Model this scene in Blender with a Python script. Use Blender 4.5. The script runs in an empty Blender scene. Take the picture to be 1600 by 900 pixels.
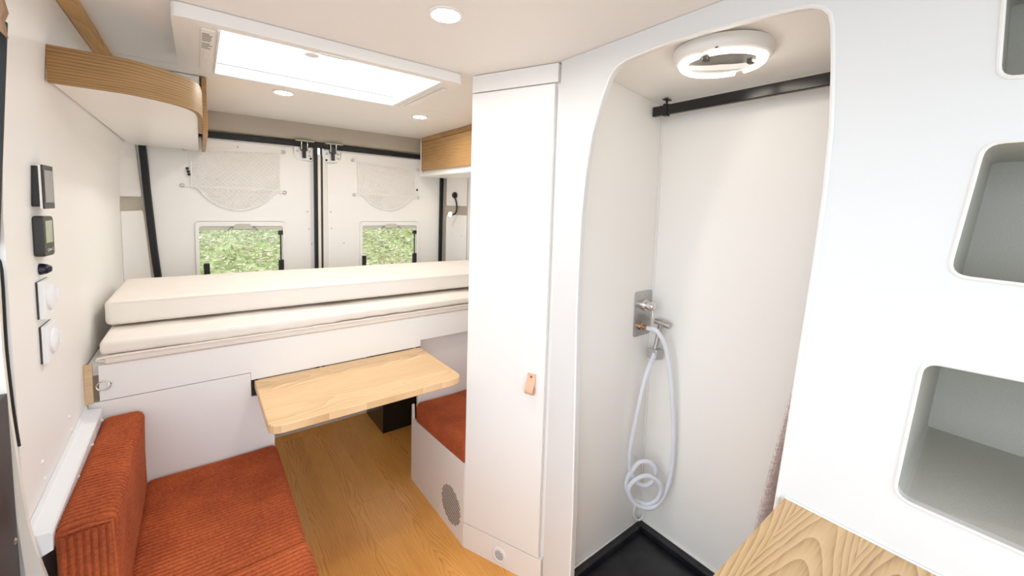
import bpy, bmesh, math, random
from mathutils import Vector, Matrix, noise

random.seed(7)
S = bpy.context.scene
COL = S.collection

# ------------------------------------------------------------------ camera
def rot_cam(yaw, pit, rol):
    return (Matrix.Rotation(math.radians(yaw), 3, 'Z') @ Matrix.Rotation(math.radians(pit), 3, 'X')
            @ Matrix.Rotation(math.radians(rol), 3, 'Y'))
cd = bpy.data.cameras.new('camera')
cd.sensor_width = 36.0
cd.lens = 632.0 / 1600 * 36
cd.shift_x = (800 - 797.3) / 1600
cd.shift_y = (375.0 - 450) / 1600
cd.clip_start = 0.02
cam = bpy.data.objects.new('camera', cd)
R3 = rot_cam(-37.659, -4.575, -1.625) @ Matrix.Rotation(math.radians(90), 3, 'X')
cam.matrix_world = Matrix.Translation((0.289, -0.229, 1.393)) @ R3.to_4x4()
COL.objects.link(cam)
S.camera = cam

# ------------------------------------------------------------------ daylight and exposure
w = bpy.data.worlds.new('overcast_sky')
S.world = w
w.use_nodes = True
wn = w.node_tree.nodes
bg = wn['Background']
tc = wn.new('ShaderNodeTexCoord')
sep = wn.new('ShaderNodeSeparateXYZ')
ramp = wn.new('ShaderNodeValToRGB')
w.node_tree.links.new(tc.outputs['Generated'], sep.inputs[0])
w.node_tree.links.new(sep.outputs['Z'], ramp.inputs[0])
ramp.color_ramp.elements[0].color = (0.80, 0.90, 1.0, 1)
ramp.color_ramp.elements[1].color = (0.86, 0.93, 1.0, 1)
w.node_tree.links.new(ramp.outputs[0], bg.inputs[0])
bg.inputs[1].default_value = 1.75
S.view_settings.view_transform = 'Standard'
S.view_settings.look = 'None'
S.view_settings.gamma = 1.0
S.view_settings.use_curve_mapping = False
S.view_settings.exposure = 0.86
S.cycles.max_bounces = 14
S.cycles.diffuse_bounces = 8

# ------------------------------------------------------------------ materials
def mat(name, col, rough=0.5, metal=0.0, spec=0.5, emit=None, estr=0.0):
    m = bpy.data.materials.new(name)
    m.use_nodes = True
    b = m.node_tree.nodes['Principled BSDF']
    b.inputs['Base Color'].default_value = (*col, 1)
    b.inputs['Roughness'].default_value = rough
    b.inputs['Metallic'].default_value = metal
    b.inputs['Specular IOR Level'].default_value = spec
    if emit:
        b.inputs['Emission Color'].default_value = (*emit, 1)
        b.inputs['Emission Strength'].default_value = estr
    return m

def nd(m, t, **kw):
    n = m.node_tree.nodes.new(t)
    for k, v in kw.items():
        setattr(n, k, v)
    return n

def lk(m, a, b):
    m.node_tree.links.new(a, b)

def speckle(name, c1, c2, scale, rough, stretch=(1, 1, 1), bump=0.0, metal=0.0, detail=4.0):
    m = mat(name, c1, rough, metal)
    b = m.node_tree.nodes['Principled BSDF']
    t = nd(m, 'ShaderNodeTexCoord')
    mp = nd(m, 'ShaderNodeMapping')
    mp.inputs['Scale'].default_value = stretch
    n = nd(m, 'ShaderNodeTexNoise')
    n.inputs['Scale'].default_value = scale
    n.inputs['Detail'].default_value = detail
    r = nd(m, 'ShaderNodeValToRGB')
    r.color_ramp.elements[0].position = 0.3
    r.color_ramp.elements[1].position = 0.7
    r.color_ramp.elements[0].color = (*c1, 1)
    r.color_ramp.elements[1].color = (*c2, 1)
    lk(m, t.outputs['Object'], mp.inputs[0]); lk(m, mp.outputs[0], n.inputs['Vector'])
    lk(m, n.outputs['Fac'], r.inputs[0]); lk(m, r.outputs[0], b.inputs['Base Color'])
    if bump:
        bp = nd(m, 'ShaderNodeBump')
        bp.inputs['Strength'].default_value = bump
        bp.inputs['Distance'].default_value = 0.002
        lk(m, n.outputs['Fac'], bp.inputs['Height']); lk(m, bp.outputs[0], b.inputs['Normal'])
    return m

def oak(name, pale, mid, dark, grain='Y', width=0.19, freq=9.0, cathedral=1.0, rough=0.42, wob=0.25, per_object=False, cross='X', con=.42, gyk=.55):
    """flat-sawn oak: nested parabolas of growth rings in strips running along `grain`"""
    m = mat(name, mid, rough)
    b = m.node_tree.nodes['Principled BSDF']
    t = nd(m, 'ShaderNodeTexCoord')
    src = t.outputs['Object']
    if per_object:
        oi = nd(m, 'ShaderNodeObjectInfo')
        comb = nd(m, 'ShaderNodeCombineXYZ')
        mul = nd(m, 'ShaderNodeMath', operation='MULTIPLY'); mul.inputs[1].default_value = 37.0
        lk(m, oi.outputs['Random'], mul.inputs[0])
        for i in ((1, 2) if grain == 'Y' else (0, 2)):
            lk(m, mul.outputs[0], comb.inputs[i])
        add = nd(m, 'ShaderNodeVectorMath', operation='ADD')
        lk(m, src, add.inputs[0]); lk(m, comb.outputs[0], add.inputs[1])
        src = add.outputs[0]
    sp = nd(m, 'ShaderNodeSeparateXYZ'); lk(m, src, sp.inputs[0])
    def math_(op, a, bb=None, c=None):
        n = nd(m, 'ShaderNodeMath', operation=op)
        for i, v in enumerate((a, bb, c)):
            if v is None: continue
            if isinstance(v, (int, float)): n.inputs[i].default_value = v
            else: lk(m, v, n.inputs[i])
        return n.outputs[0]
    gy = sp.outputs[grain]; gx = sp.outputs[cross]
    u = math_('DIVIDE', gx, width)
    cell = math_('FLOOR', u)
    f = math_('SUBTRACT', math_('SUBTRACT', u, cell), 0.5)
    wn_ = nd(m, 'ShaderNodeTexWhiteNoise', noise_dimensions='1D'); lk(m, cell, wn_.inputs['W'])
    off = math_('MULTIPLY', wn_.outputs['Value'], 5.0)
    # warp noise, long along the grain
    cv = nd(m, 'ShaderNodeCombineXYZ')
    lk(m, math_('MULTIPLY', gx, 7.0), cv.inputs[0]); lk(m, math_('MULTIPLY', gy, 2.2), cv.inputs[1]); lk(m, off, cv.inputs[2])
    nz = nd(m, 'ShaderNodeTexNoise'); nz.inputs['Scale'].default_value = 1.0; nz.inputs['Detail'].default_value = 2.5
    lk(m, cv.outputs[0], nz.inputs['Vector'])
    par = math_('MULTIPLY', math_('MULTIPLY', f, f), 4.0 * cathedral)
    ring = math_('ADD', math_('ADD', par, math_('MULTIPLY', math_('ADD', gy, off), gyk)), math_('MULTIPLY', nz.outputs['Fac'], wob * 4))
    saw = math_('FRACT', math_('MULTIPLY', ring, freq))
    # fine pores stretched along the grain
    cv2 = nd(m, 'ShaderNodeCombineXYZ')
    lk(m, math_('MULTIPLY', gx, 260.0), cv2.inputs[0]); lk(m, math_('MULTIPLY', gy, 9.0), cv2.inputs[1]); lk(m, off, cv2.inputs[2])
    nf = nd(m, 'ShaderNodeTexNoise'); nf.inputs['Scale'].default_value = 1.0; nf.inputs['Detail'].default_value = 3.0
    lk(m, cv2.outputs[0], nf.inputs['Vector'])
    cv3 = nd(m, 'ShaderNodeCombineXYZ')
    lk(m, math_('MULTIPLY', gx, 5.0), cv3.inputs[0]); lk(m, math_('MULTIPLY', gy, 1.3), cv3.inputs[1]); lk(m, off, cv3.inputs[2])
    nb = nd(m, 'ShaderNodeTexNoise'); nb.inputs['Scale'].default_value = 1.0; nb.inputs['Detail'].default_value = 2.0
    lk(m, cv3.outputs[0], nb.inputs['Vector'])
    v = math_('ADD', math_('ADD', math_('MULTIPLY', saw, con), (.42 - con) * .5), math_('ADD', math_('MULTIPLY', nf.outputs['Fac'], 0.45), math_('MULTIPLY', nb.outputs['Fac'], 0.55)))
    r = nd(m, 'ShaderNodeValToRGB')
    cr = r.color_ramp
    cr.elements[0].position = 0.42; cr.elements[0].color = (*pale, 1)
    cr.elements[1].position = 1.05; cr.elements[1].color = (*dark, 1)
    e = cr.elements.new(0.72); e.color = (*mid, 1)
    lk(m, v, r.inputs[0]); lk(m, r.outputs[0], b.inputs['Base Color'])
    bp = nd(m, 'ShaderNodeBump'); bp.inputs['Strength'].default_value = 0.08; bp.inputs['Distance'].default_value = 0.001
    lk(m, nf.outputs['Fac'], bp.inputs['Height']); lk(m, bp.outputs[0], b.inputs['Normal'])
    return m

M = {}
M['white'] = speckle('white_laminate', (.86, .85, .83), (.87, .86, .84), 3, .38)
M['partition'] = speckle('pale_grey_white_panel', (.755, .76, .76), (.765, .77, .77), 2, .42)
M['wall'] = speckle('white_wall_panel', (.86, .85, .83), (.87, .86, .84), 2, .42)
M['ceiling'] = speckle('white_ceiling_panel', (.86, .845, .82), (.87, .855, .83), 2, .5)
M['shower'] = speckle('cream_shower_panel', (.90, .885, .85), (.905, .89, .855), 2, .35)
M['plastic'] = mat('white_plastic', (.86, .85, .83), .35)
M['bluewhite'] = mat('cool_white_plastic', (.83, .85, .88), .35)
M['greige'] = speckle('greige_van_steel', (.42, .375, .31), (.45, .40, .33), 3, .35)
M['jamb'] = speckle('greige_door_jamb', (.80, .76, .69), (.82, .78, .71), 4, .5)
M['rubber'] = speckle('black_rubber', (.003, .003, .0035), (.006, .006, .006), 60, .55)
M['black'] = mat('black_plastic', (.01, .01, .012), .35)
M['blackmetal'] = mat('satin_black_metal', (.008, .008, .009), .22)
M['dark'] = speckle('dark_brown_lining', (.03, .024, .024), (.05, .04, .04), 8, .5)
M['charcoal'] = mat('charcoal_plastic', (.032, .032, .032), .4)
M['felt'] = speckle('khaki_grey_felt', (.54, .53, .475), (.59, .575, .52), 380, .9, bump=.25)
M['tray'] = speckle('black_shower_tray', (.006, .006, .008), (.022, .022, .026), 14, .35, bump=.15, detail=8)
M['steel'] = speckle('brushed_steel', (.44, .43, .42), (.60, .585, .57), 40, .3, stretch=(1, 1, 14), metal=1.0)
M['chrome'] = mat('chrome', (.75, .74, .73), .12, 1.0)
M['bronze'] = mat('warm_brass', (.55, .36, .24), .25, 1.0)
M['hose'] = mat('pale_hose_plastic', (.76, .80, .87), .35)
M['leather'] = speckle('tan_leather', (.70, .43, .28), (.76, .48, .32), 60, .6, bump=.2)
M['cord'] = mat('white_net_cord', (.90, .885, .86), .8)
M['mattress'] = speckle('cream_mattress_cover', (.80, .745, .68), (.83, .775, .715), 9, .85, bump=.1)
M['rough_timber'] = oak('raw_pine_batten', (.72, .45, .20), (.62, .37, .145), (.42, .23, .08), grain='Y', width=.3, freq=5, cathedral=.4, rough=.65, con=.2)
M['veneer'] = oak('oak_veneer_band', (.44, .26, .09), (.31, .172, .055), (.13, .06, .016), grain='X', cross='Z', width=.5, freq=2.6, cathedral=8, wob=.34, rough=.5, con=.3, gyk=.12)
M['veneerY'] = oak('oak_veneer_door', (.50, .31, .135), (.43, .25, .10), (.25, .13, .045), grain='Y', cross='Z', width=.6, freq=4, cathedral=4, wob=.16, rough=.5, con=.22, gyk=.12)
M['ply'] = speckle('pale_plywood', (.60, .42, .25), (.68, .50, .31), 20, .7, stretch=(1, 1, 8))
M['table'] = oak('pale_oak_top', (.82, .58, .34), (.74, .495, .265), (.55, .335, .155), grain='X', cross='Y', width=.24, freq=12, cathedral=.7, wob=.2, con=.32, gyk=.4)
M['worktop'] = oak('oak_worktop', (.68, .47, .26), (.57, .375, .19), (.34, .20, .085), grain='X', cross='Y', width=.105, freq=9, cathedral=.42, wob=.10, con=.46, gyk=1.5)
M['plank'] = oak('golden_oak_plank', (.95, .52, .145), (.87, .42, .10), (.58, .235, .045), grain='Y', cross='X', width=.26, freq=10, cathedral=1.1, wob=.30, per_object=True, rough=.36, con=.26, gyk=.5)
M['brown'] = speckle('tan_brown_trim', (.30, .17, .09), (.36, .21, .12), 12, .6)
M['recess'] = mat('grey_vent_recess', (.16, .15, .14), .5)

def corduroy():
    m = mat('rust_corduroy', (.42, .085, .018), .9)
    b = m.node_tree.nodes['Principled BSDF']
    b.inputs['Sheen Weight'].default_value = .2
    b.inputs['Sheen Roughness'].default_value = .4
    b.inputs['Sheen Tint'].default_value = (1, .55, .35, 1)
    t = nd(m, 'ShaderNodeTexCoord')
    n = nd(m, 'ShaderNodeTexNoise'); n.inputs['Scale'].default_value = 7; n.inputs['Detail'].default_value = 5
    n2 = nd(m, 'ShaderNodeTexNoise'); n2.inputs['Scale'].default_value = 160; n2.inputs['Detail'].default_value = 2
    mx = nd(m, 'ShaderNodeMath', operation='MULTIPLY_ADD'); mx.inputs[1].default_value = .5
    lk(m, t.outputs['Object'], n.inputs['Vector']); lk(m, t.outputs['Object'], n2.inputs['Vector'])
    hf = nd(m, 'ShaderNodeMath', operation='MULTIPLY'); hf.inputs[1].default_value = .5
    lk(m, n2.outputs['Fac'], hf.inputs[0]); lk(m, n.outputs['Fac'], mx.inputs[0]); lk(m, hf.outputs[0], mx.inputs[2])
    r = nd(m, 'ShaderNodeValToRGB')
    r.color_ramp.elements[0].position = .36; r.color_ramp.elements[0].color = (.28, .046, .010, 1)
    r.color_ramp.elements[1].position = .64; r.color_ramp.elements[1].color = (.48, .105, .024, 1)
    lk(m, mx.outputs[0], r.inputs[0]); lk(m, r.outputs[0], b.inputs['Base Color'])
    return m
M['cord_fabric'] = corduroy()

def linen():
    m = mat('linen_weave_curtain', (.6, .5, .48), .9)
    b = m.node_tree.nodes['Principled BSDF']
    t = nd(m, 'ShaderNodeTexCoord')
    outs = []
    for sc in ((40, 40, 520), (520, 520, 60)):
        mp = nd(m, 'ShaderNodeMapping'); mp.inputs['Scale'].default_value = sc
        n = nd(m, 'ShaderNodeTexNoise'); n.inputs['Scale'].default_value = 1; n.inputs['Detail'].default_value = 2
        lk(m, t.outputs['Object'], mp.inputs[0]); lk(m, mp.outputs[0], n.inputs['Vector']); outs.append(n.outputs['Fac'])
    a = nd(m, 'ShaderNodeMath', operation='ADD'); lk(m, outs[0], a.inputs[0]); lk(m, outs[1], a.inputs[1])
    r = nd(m, 'ShaderNodeValToRGB')
    r.color_ramp.elements[0].position = .42; r.color_ramp.elements[0].color = (.55, .43, .41, 1)
    r.color_ramp.elements[1].position = .58; r.color_ramp.elements[1].color = (.84, .78, .74, 1)
    h = nd(m, 'ShaderNodeMath', operation='MULTIPLY'); h.inputs[1].default_value = .5
    lk(m, a.outputs[0], h.inputs[0]); lk(m, h.outputs[0], r.inputs[0]); lk(m, r.outputs[0], b.inputs['Base Color'])
    return m
M['linen'] = linen()

def glass(name, tint=(1, 1, 1), gl=.06):
    m = bpy.data.materials.new(name); m.use_nodes = True
    nt = m.node_tree; nt.nodes.remove(nt.nodes['Principled BSDF'])
    tr = nd(m, 'ShaderNodeBsdfTransparent'); tr.inputs[0].default_value = (*tint, 1)
    g = nd(m, 'ShaderNodeBsdfGlossy'); g.inputs['Roughness'].default_value = .03
    fr = nd(m, 'ShaderNodeFresnel'); fr.inputs[0].default_value = 1.35
    mx = nd(m, 'ShaderNodeMixShader')
    lk(m, fr.outputs[0], mx.inputs[0]); lk(m, tr.outputs[0], mx.inputs[1]); lk(m, g.outputs[0], mx.inputs[2])
    lk(m, mx.outputs[0], nt.nodes['Material Output'].inputs[0])
    return m
M['glass'] = glass('acrylic_pane', (.96, .98, .97))
def opal():
    m = bpy.data.materials.new('opal_dome'); m.use_nodes = True
    nt = m.node_tree; nt.nodes.remove(nt.nodes['Principled BSDF'])
    a = nd(m, 'ShaderNodeBsdfTransparent'); b = nd(m, 'ShaderNodeBsdfTranslucent'); mx = nd(m, 'ShaderNodeMixShader')
    b.inputs[0].default_value = (.92, .93, .94, 1); mx.inputs[0].default_value = .35
    lk(m, a.outputs[0], mx.inputs[1]); lk(m, b.outputs[0], mx.inputs[2]); lk(m, mx.outputs[0], nt.nodes['Material Output'].inputs[0])
    return m
M['dome'] = opal()
M['lamp'] = mat('lit_lamp_lens', (1, 1, 1), .4, emit=(1, .945, .875), estr=168)
M['led'] = mat('lit_led_ring', (1, 1, 1), .4, emit=(1, .90, .76), estr=6)
M['readlamp'] = mat('lit_reading_lens', (1, 1, 1), .4, emit=(1, .82, .55), estr=30)
M['lcd_grey'] = mat('grey_screen', (.27, .265, .25), .2)
M['lcd_green'] = speckle('olive_screen', (.40, .42, .29), (.46, .48, .34), 30, .2)
M['print'] = mat('pale_print', (.75, .75, .75), .5)
M['ink'] = mat('grey_ink', (.33, .31, .30), .6)

# ------------------------------------------------------------------ object helpers
ORG = {}
def thing(name, label, cat, loc=(0, 0, 0), group=None, kind=None):
    o = bpy.data.objects.new(name, None)
    o.empty_display_size = .05
    COL.objects.link(o); o.location = loc
    ORG[o] = Vector(loc)
    o['label'] = label; o['category'] = cat
    if group: o['group'] = group
    return o

def obj(name, bm, m, parent=None, smooth=False, bevel=0.0, seg=2, recalc=True, label=None, loc=None):
    if recalc: bmesh.ops.recalc_face_normals(bm, faces=bm.faces)
    org = ORG[parent] if parent is not None else Vector(loc or (0, 0, 0))
    bmesh.ops.translate(bm, verts=bm.verts, vec=-org)
    me = bpy.data.meshes.new(name)
    bm.to_mesh(me); bm.free()
    o = bpy.data.objects.new(name, me)
    COL.objects.link(o)
    me.materials.append(m)
    if smooth:
        for p in me.polygons: p.use_smooth = True
        try: me.set_sharp_from_angle(angle=math.radians(50))
        except Exception: pass
    if bevel:
        md = o.modifiers.new('edge', 'BEVEL'); md.width = bevel; md.segments = seg; md.limit_method = 'ANGLE'
    if parent is not None:
        o.parent = parent
    else:
        o.location = org
    ORG[o] = org
    if label: o['label'] = label
    return o

def tag(o, label, cat, group=None):
    o['label'] = label; o['category'] = cat
    if group: o['group'] = group
    return o
def struct(o, label=None, cat=None):
    o['kind'] = 'structure'
    if label: o['label'] = label
    if cat: o['category'] = cat
    return o

def B(): return bmesh.new()
def box(bm, x0, x1, y0, y1, z0, z1):
    vs = [bm.verts.new((x, y, z)) for x in (x0, x1) for y in (y0, y1) for z in (z0, z1)]
    for f in ((0, 1, 3, 2), (4, 6, 7, 5), (0, 4, 5, 1), (2, 3, 7, 6), (0, 2, 6, 4), (1, 5, 7, 3)):
        bm.faces.new([vs[i] for i in f])
    return bm
def bx(*a): return box(B(), *a)

def prism(pts, vec, bm=None):
    """closed 3D polygon swept along vec"""
    bm = bm or B()
    v = Vector(vec)
    a = [bm.verts.new(p) for p in pts]; b = [bm.verts.new(Vector(p) + v) for p in pts]
    n = len(pts)
    bm.faces.new(a); bm.faces.new(b[::-1])
    for i in range(n):
        bm.faces.new((a[i], b[i], b[(i + 1) % n], a[(i + 1) % n]))
    return bm

def tube(path, r, bm=None, seg=10, closed=False, caps=True):
    bm = bm or B()
    P = [Vector(p) for p in path]; n = len(P)
    rs = r if isinstance(r, (list, tuple)) else [r] * n
    prev = None; rings = []
    for i in range(n):
        if closed: t = P[(i + 1) % n] - P[i - 1]
        else: t = P[min(i + 1, n - 1)] - P[max(i - 1, 0)]
        t.normalize()
        if prev is None:
            up = Vector((0, 0, 1)) if abs(t.z) < .9 else Vector((1, 0, 0))
            nrm = t.cross(up).normalized()
        else:
            nrm = (prev - t * prev.dot(t)).normalized()
        prev = nrm; bi = t.cross(nrm)
        rings.append([bm.verts.new(P[i] + rs[i] * (math.cos(a) * nrm + math.sin(a) * bi))
                      for a in [2 * math.pi * k / seg for k in range(seg)]])
    for i in range(n if closed else n - 1):
        a, b = rings[i], rings[(i + 1) % n]
        for k in range(seg):
            bm.faces.new((a[k], a[(k + 1) % seg], b[(k + 1) % seg], b[k]))
    if not closed and caps:
        bm.faces.new(rings[0]); bm.faces.new(rings[-1][::-1])
    return bm

def spline(pts, n=6, closed=False):
    P = [Vector(p) for p in pts]; out = []; m = len(P)
    for i in range(m if closed else m - 1):
        g = lambda k: P[k % m] if closed else P[max(0, min(m - 1, k))]
        p0, p1, p2, p3 = g(i - 1), g(i), g(i + 1), g(i + 2)
        for k in range(n):
            t = k / n
            out.append(.5 * ((2 * p1) + (p2 - p0) * t + (2 * p0 - 5 * p1 + 4 * p2 - p3) * t * t + (3 * p1 - p0 - 3 * p2 + p3) * t ** 3))
    if not closed: out.append(P[-1])
    return out

def lathe(prof, center, axis='Z', seg=32, bm=None, a0=0.0, a1=2 * math.pi):
    """prof: (radius, height) pairs round an axis through center"""
    bm = bm or B(); c = Vector(center)
    def pt(r, h, a):
        u, v = r * math.cos(a), r * math.sin(a)
        d = {'Z': (u, v, h), 'X': (h, u, v), 'Y': (u, h, v)}[axis] if isinstance(axis, str) else None
        if d is None:
            ax = Vector(axis).normalized(); e = ax.orthogonal().normalized(); f = ax.cross(e)
            return c + e * u + f * v + ax * h
        return c + Vector(d)
    full = abs(a1 - a0 - 2 * math.pi) < 1e-6
    k = seg if full else seg + 1
    rings = [[bm.verts.new(pt(r, h, a0 + (a1 - a0) * i / seg)) for (r, h) in prof] for i in range(k)]
    for i in range(seg):
        A_, B_ = rings[i], rings[(i + 1) % k]
        for j in range(len(prof) - 1):
            bm.faces.new((A_[j], B_[j], B_[j + 1], A_[j + 1]))
    bmesh.ops.remove_doubles(bm, verts=bm.verts, dist=1e-6)
    return bm

def round2(pts, rad, n=5):
    """2D polygon with rounded corners; rad a number or one per corner"""
    out = []; m = len(pts)
    rad = rad if isinstance(rad, (list, tuple)) else [rad] * m
    for i in range(m):
        p = Vector(pts[i]); a = (Vector(pts[i - 1]) - p); b = (Vector(pts[(i + 1) % m]) - p)
        r = rad[i]
        if r <= 0: out.append(tuple(p)); continue
        ang = a.angle(b); d = min(r / math.tan(ang / 2), a.length * .49, b.length * .49)
        s, e = p + a.normalized() * d, p + b.normalized() * d
        for k in range(n + 1):
            t = k / n
            q = (1 - t) ** 2 * s + 2 * t * (1 - t) * p + t * t * e
            # pull toward a true arc
            out.append(tuple(q))
    return out

def holed(outer, holes, to3, thick):
    """flat plate from a 2D outline with holes, to3 maps (u, v)->3D, swept by thick"""
    bm = B(); es = []
    for loop in [outer] + holes:
        vs = [bm.verts.new(to3(*p)) for p in loop]
        es += [bm.edges.new((vs[i], vs[(i + 1) % len(vs)])) for i in range(len(vs))]
    bmesh.ops.triangle_fill(bm, edges=es, use_beauty=True, use_dissolve=False)
    r = bmesh.ops.extrude_face_region(bm, geom=list(bm.faces))
    vs = [g for g in r['geom'] if isinstance(g, bmesh.types.BMVert)]
    bmesh.ops.translate(bm, verts=vs, vec=Vector(thick))
    return bm

def soft_box(x0, x1, y0, y1, z0, z1, r, n=(30, 10, 4), fn=None):
    """box with rounded edges on a fine grid, fn(p)->offset vector sculpts it"""
    lo, hi = Vector((x0, y0, z0)), Vector((x1, y1, z1)); bm = B(); cache = {}
    def lin(a, b, k):
        e = [a, a + r * .3, a + r * .6, a + r]
        mid = [a + r + (b - a - 2 * r) * i / k for i in range(1, k)]
        return e + mid + [b - r, b - r * .6, b - r * .3, b]
    L = [lin(lo[i], hi[i], n[i]) for i in range(3)]
    def V(q):
        key = tuple(round(c, 6) for c in q)
        if key not in cache:
            q = Vector(q)
            inn = Vector([max(lo[i] + r, min(hi[i] - r, q[i])) for i in range(3)])
            d = q - inn
            p = inn + d.normalized() * r if d.length > 1e-9 else q
            if fn: p = p + Vector(fn(p))
            cache[key] = bm.verts.new(p)
        return cache[key]
    for ax in range(3):
        u, v = [(1, 2), (0, 2), (0, 1)][ax]
        for val in (lo[ax], hi[ax]):
            for i in range(len(L[u]) - 1):
                for j in range(len(L[v]) - 1):
                    q = []
                    for (a, b) in ((i, j), (i + 1, j), (i + 1, j + 1), (i, j + 1)):
                        c = [0, 0, 0]; c[ax] = val; c[u] = L[u][a]; c[v] = L[v][b]
                        q.append(V(c))
                    if len(set(q)) > 2:
                        try: bm.faces.new(list(dict.fromkeys(q)))
                        except ValueError: pass
    return bm

def ribbed(x0, x1, z0, z1, y0, y1, pitch, amp, r=.02, fn=None, cap0=False):
    """cushion whose round-edged section is swept along y, with a raised wale every `pitch`"""
    bm = B()
    sec = []
    cor = [(x1 - r, z1 - r, 0), (x0 + r, z1 - r, 90), (x0 + r, z0 + r, 180), (x1 - r, z0 + r, 270)]
    for cx, cz, a in cor:
        for k in range(5):
            t = math.radians(a + 90 * k / 4)
            sec.append((cx + r * math.cos(t), cz + r * math.sin(t), math.cos(t), math.sin(t)))
    full = []
    for i in range(len(sec)):
        a, b = sec[i], sec[(i + 1) % len(sec)]
        full.append(a)
        L = math.hypot(b[0] - a[0], b[1] - a[1])
        if L > .04:
            for k in range(1, 6): full.append(tuple(a[j] + (b[j] - a[j]) * k / 6 for j in range(4)))
    nr = max(2, int(round((y1 - y0) / pitch))); per = 6; rings = []
    for i in range(nr * per + 1):
        y = y0 + (y1 - y0) * i / (nr * per)
        ph = (i % per) / per
        h = amp * (math.sin(math.pi * ph) ** .8 if ph > 0 else 0)
        e = min(y - y0, y1 - y); sq = -.012 * max(0, 1 - e / .015) ** 2
        ring = []
        for (x, z, nx, nz) in full:
            p = Vector((x + nx * (h + sq), y, z + nz * (h + sq)))
            if fn: p += Vector(fn(p))
            ring.append(bm.verts.new(p))
        rings.append(ring)
    m = len(full)
    for a, b in zip(rings, rings[1:]):
        for k in range(m): bm.faces.new((a[k], a[(k + 1) % m], b[(k + 1) % m], b[k]))
    bm.faces.new(rings[0]); bm.faces.new(rings[-1][::-1])
    return bm

def wav(p, s=4.0, a=.004): return a * noise.noise(Vector(p) * s)

# ================================================================== OUTSIDE
bm = B()
NX, NY = 60, 60
g = [[None] * (NY + 1) for _ in range(NX + 1)]
for i in range(NX + 1):
    for j in range(NY + 1):
        x = -14 + 30 * i / NX; y = 3.4 + 16 * j / NY
        z = -.62 + .22 * max(0, y - 4.2) + .05 * noise.noise(Vector((x, y, 0)) * .6) + .02 * noise.noise(Vector((x, y, 3)) * 4)
        g[i][j] = bm.verts.new((x, y, z))
for i in range(NX):
    for j in range(NY): bm.faces.new((g[i][j], g[i + 1][j], g[i + 1][j + 1], g[i][j + 1]))
def grassmat():
    m = mat('leaf_strewn_grass', (.2, .3, .1), .9)
    b = m.node_tree.nodes['Principled BSDF']
    t = nd(m, 'ShaderNodeTexCoord')
    n = nd(m, 'ShaderNodeTexNoise'); n.inputs['Scale'].default_value = 5; n.inputs['Detail'].default_value = 8; n.inputs['Roughness'].default_value = .75
    lk(m, t.outputs['Object'], n.inputs['Vector'])
    r = nd(m, 'ShaderNodeValToRGB')
    r.color_ramp.elements[0].position = .36; r.color_ramp.elements[0].color = (.16, .20, .055, 1)
    r.color_ramp.elements[1].position = .62; r.color_ramp.elements[1].color = (.40, .43, .19, 1)
    lk(m, n.outputs['Fac'], r.inputs[0]); lk(m, r.outputs[0], b.inputs['Base Color'])
    return m
lawn = obj('grass_bank', bm, grassmat(), smooth=True)
struct(lawn, 'sloping green lawn behind the van seen through both rear windows', 'lawn')
bm = B()
for _ in range(17000):
    x = random.uniform(-4, 7); y = random.uniform(4.2, 11)
    z = -.62 + .22 * max(0, y - 4.2) + .05 * noise.noise(Vector((x, y, 0)) * .6) + .02 * noise.noise(Vector((x, y, 3)) * 4) + random.uniform(.02, .10)
    s = random.uniform(.022, .05); a = random.uniform(0, 6.28)
    d = Vector((math.cos(a), math.sin(a), random.uniform(-.3, .3))) * s; e = Vector((-math.sin(a), math.cos(a), random.uniform(-.2, .6))) * s * .6
    c = Vector((x, y, z))
    bm.faces.new([bm.verts.new(q) for q in (c - d, c - e * .8, c + d, c + e)])
lv = speckle('fallen_leaf', (.34, .19, .13), (.66, .50, .42), 3, .8)
lf = obj('fallen_leaves', bm, lv, lawn, recalc=False); lf['kind'] = 'stuff'
bm = B()
for _ in range(14000):
    x = random.uniform(-4, 7); y = random.uniform(4.2, 11)
    z = -.62 + .22 * max(0, y - 4.2) + .05 * noise.noise(Vector((x, y, 0)) * .6) + .02 * noise.noise(Vector((x, y, 3)) * 4)
    h = random.uniform(.04, .10); a = random.uniform(0, 6.28); wd = random.uniform(.008, .018)
    c = Vector((x, y, z)); d = Vector((math.cos(a), math.sin(a), 0)) * wd
    bm.faces.new([bm.verts.new(q) for q in (c - d, c + d, c + Vector((random.uniform(-.03, .03), random.uniform(-.03, .03), h)))])
gb = obj('grass_blades', bm, speckle('grass_blade', (.20, .26, .075), (.46, .50, .21), 2, .7), lawn, recalc=False); gb['kind'] = 'stuff'
pav = obj('pavement', bx(-14, 16, -14, 3.38, -.70, -.62), speckle('grey_gravel', (.30, .29, .28), (.40, .39, .38), 30, .9))
struct(pav, 'grey gravel parking surface under and beside the van', 'ground')

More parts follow.
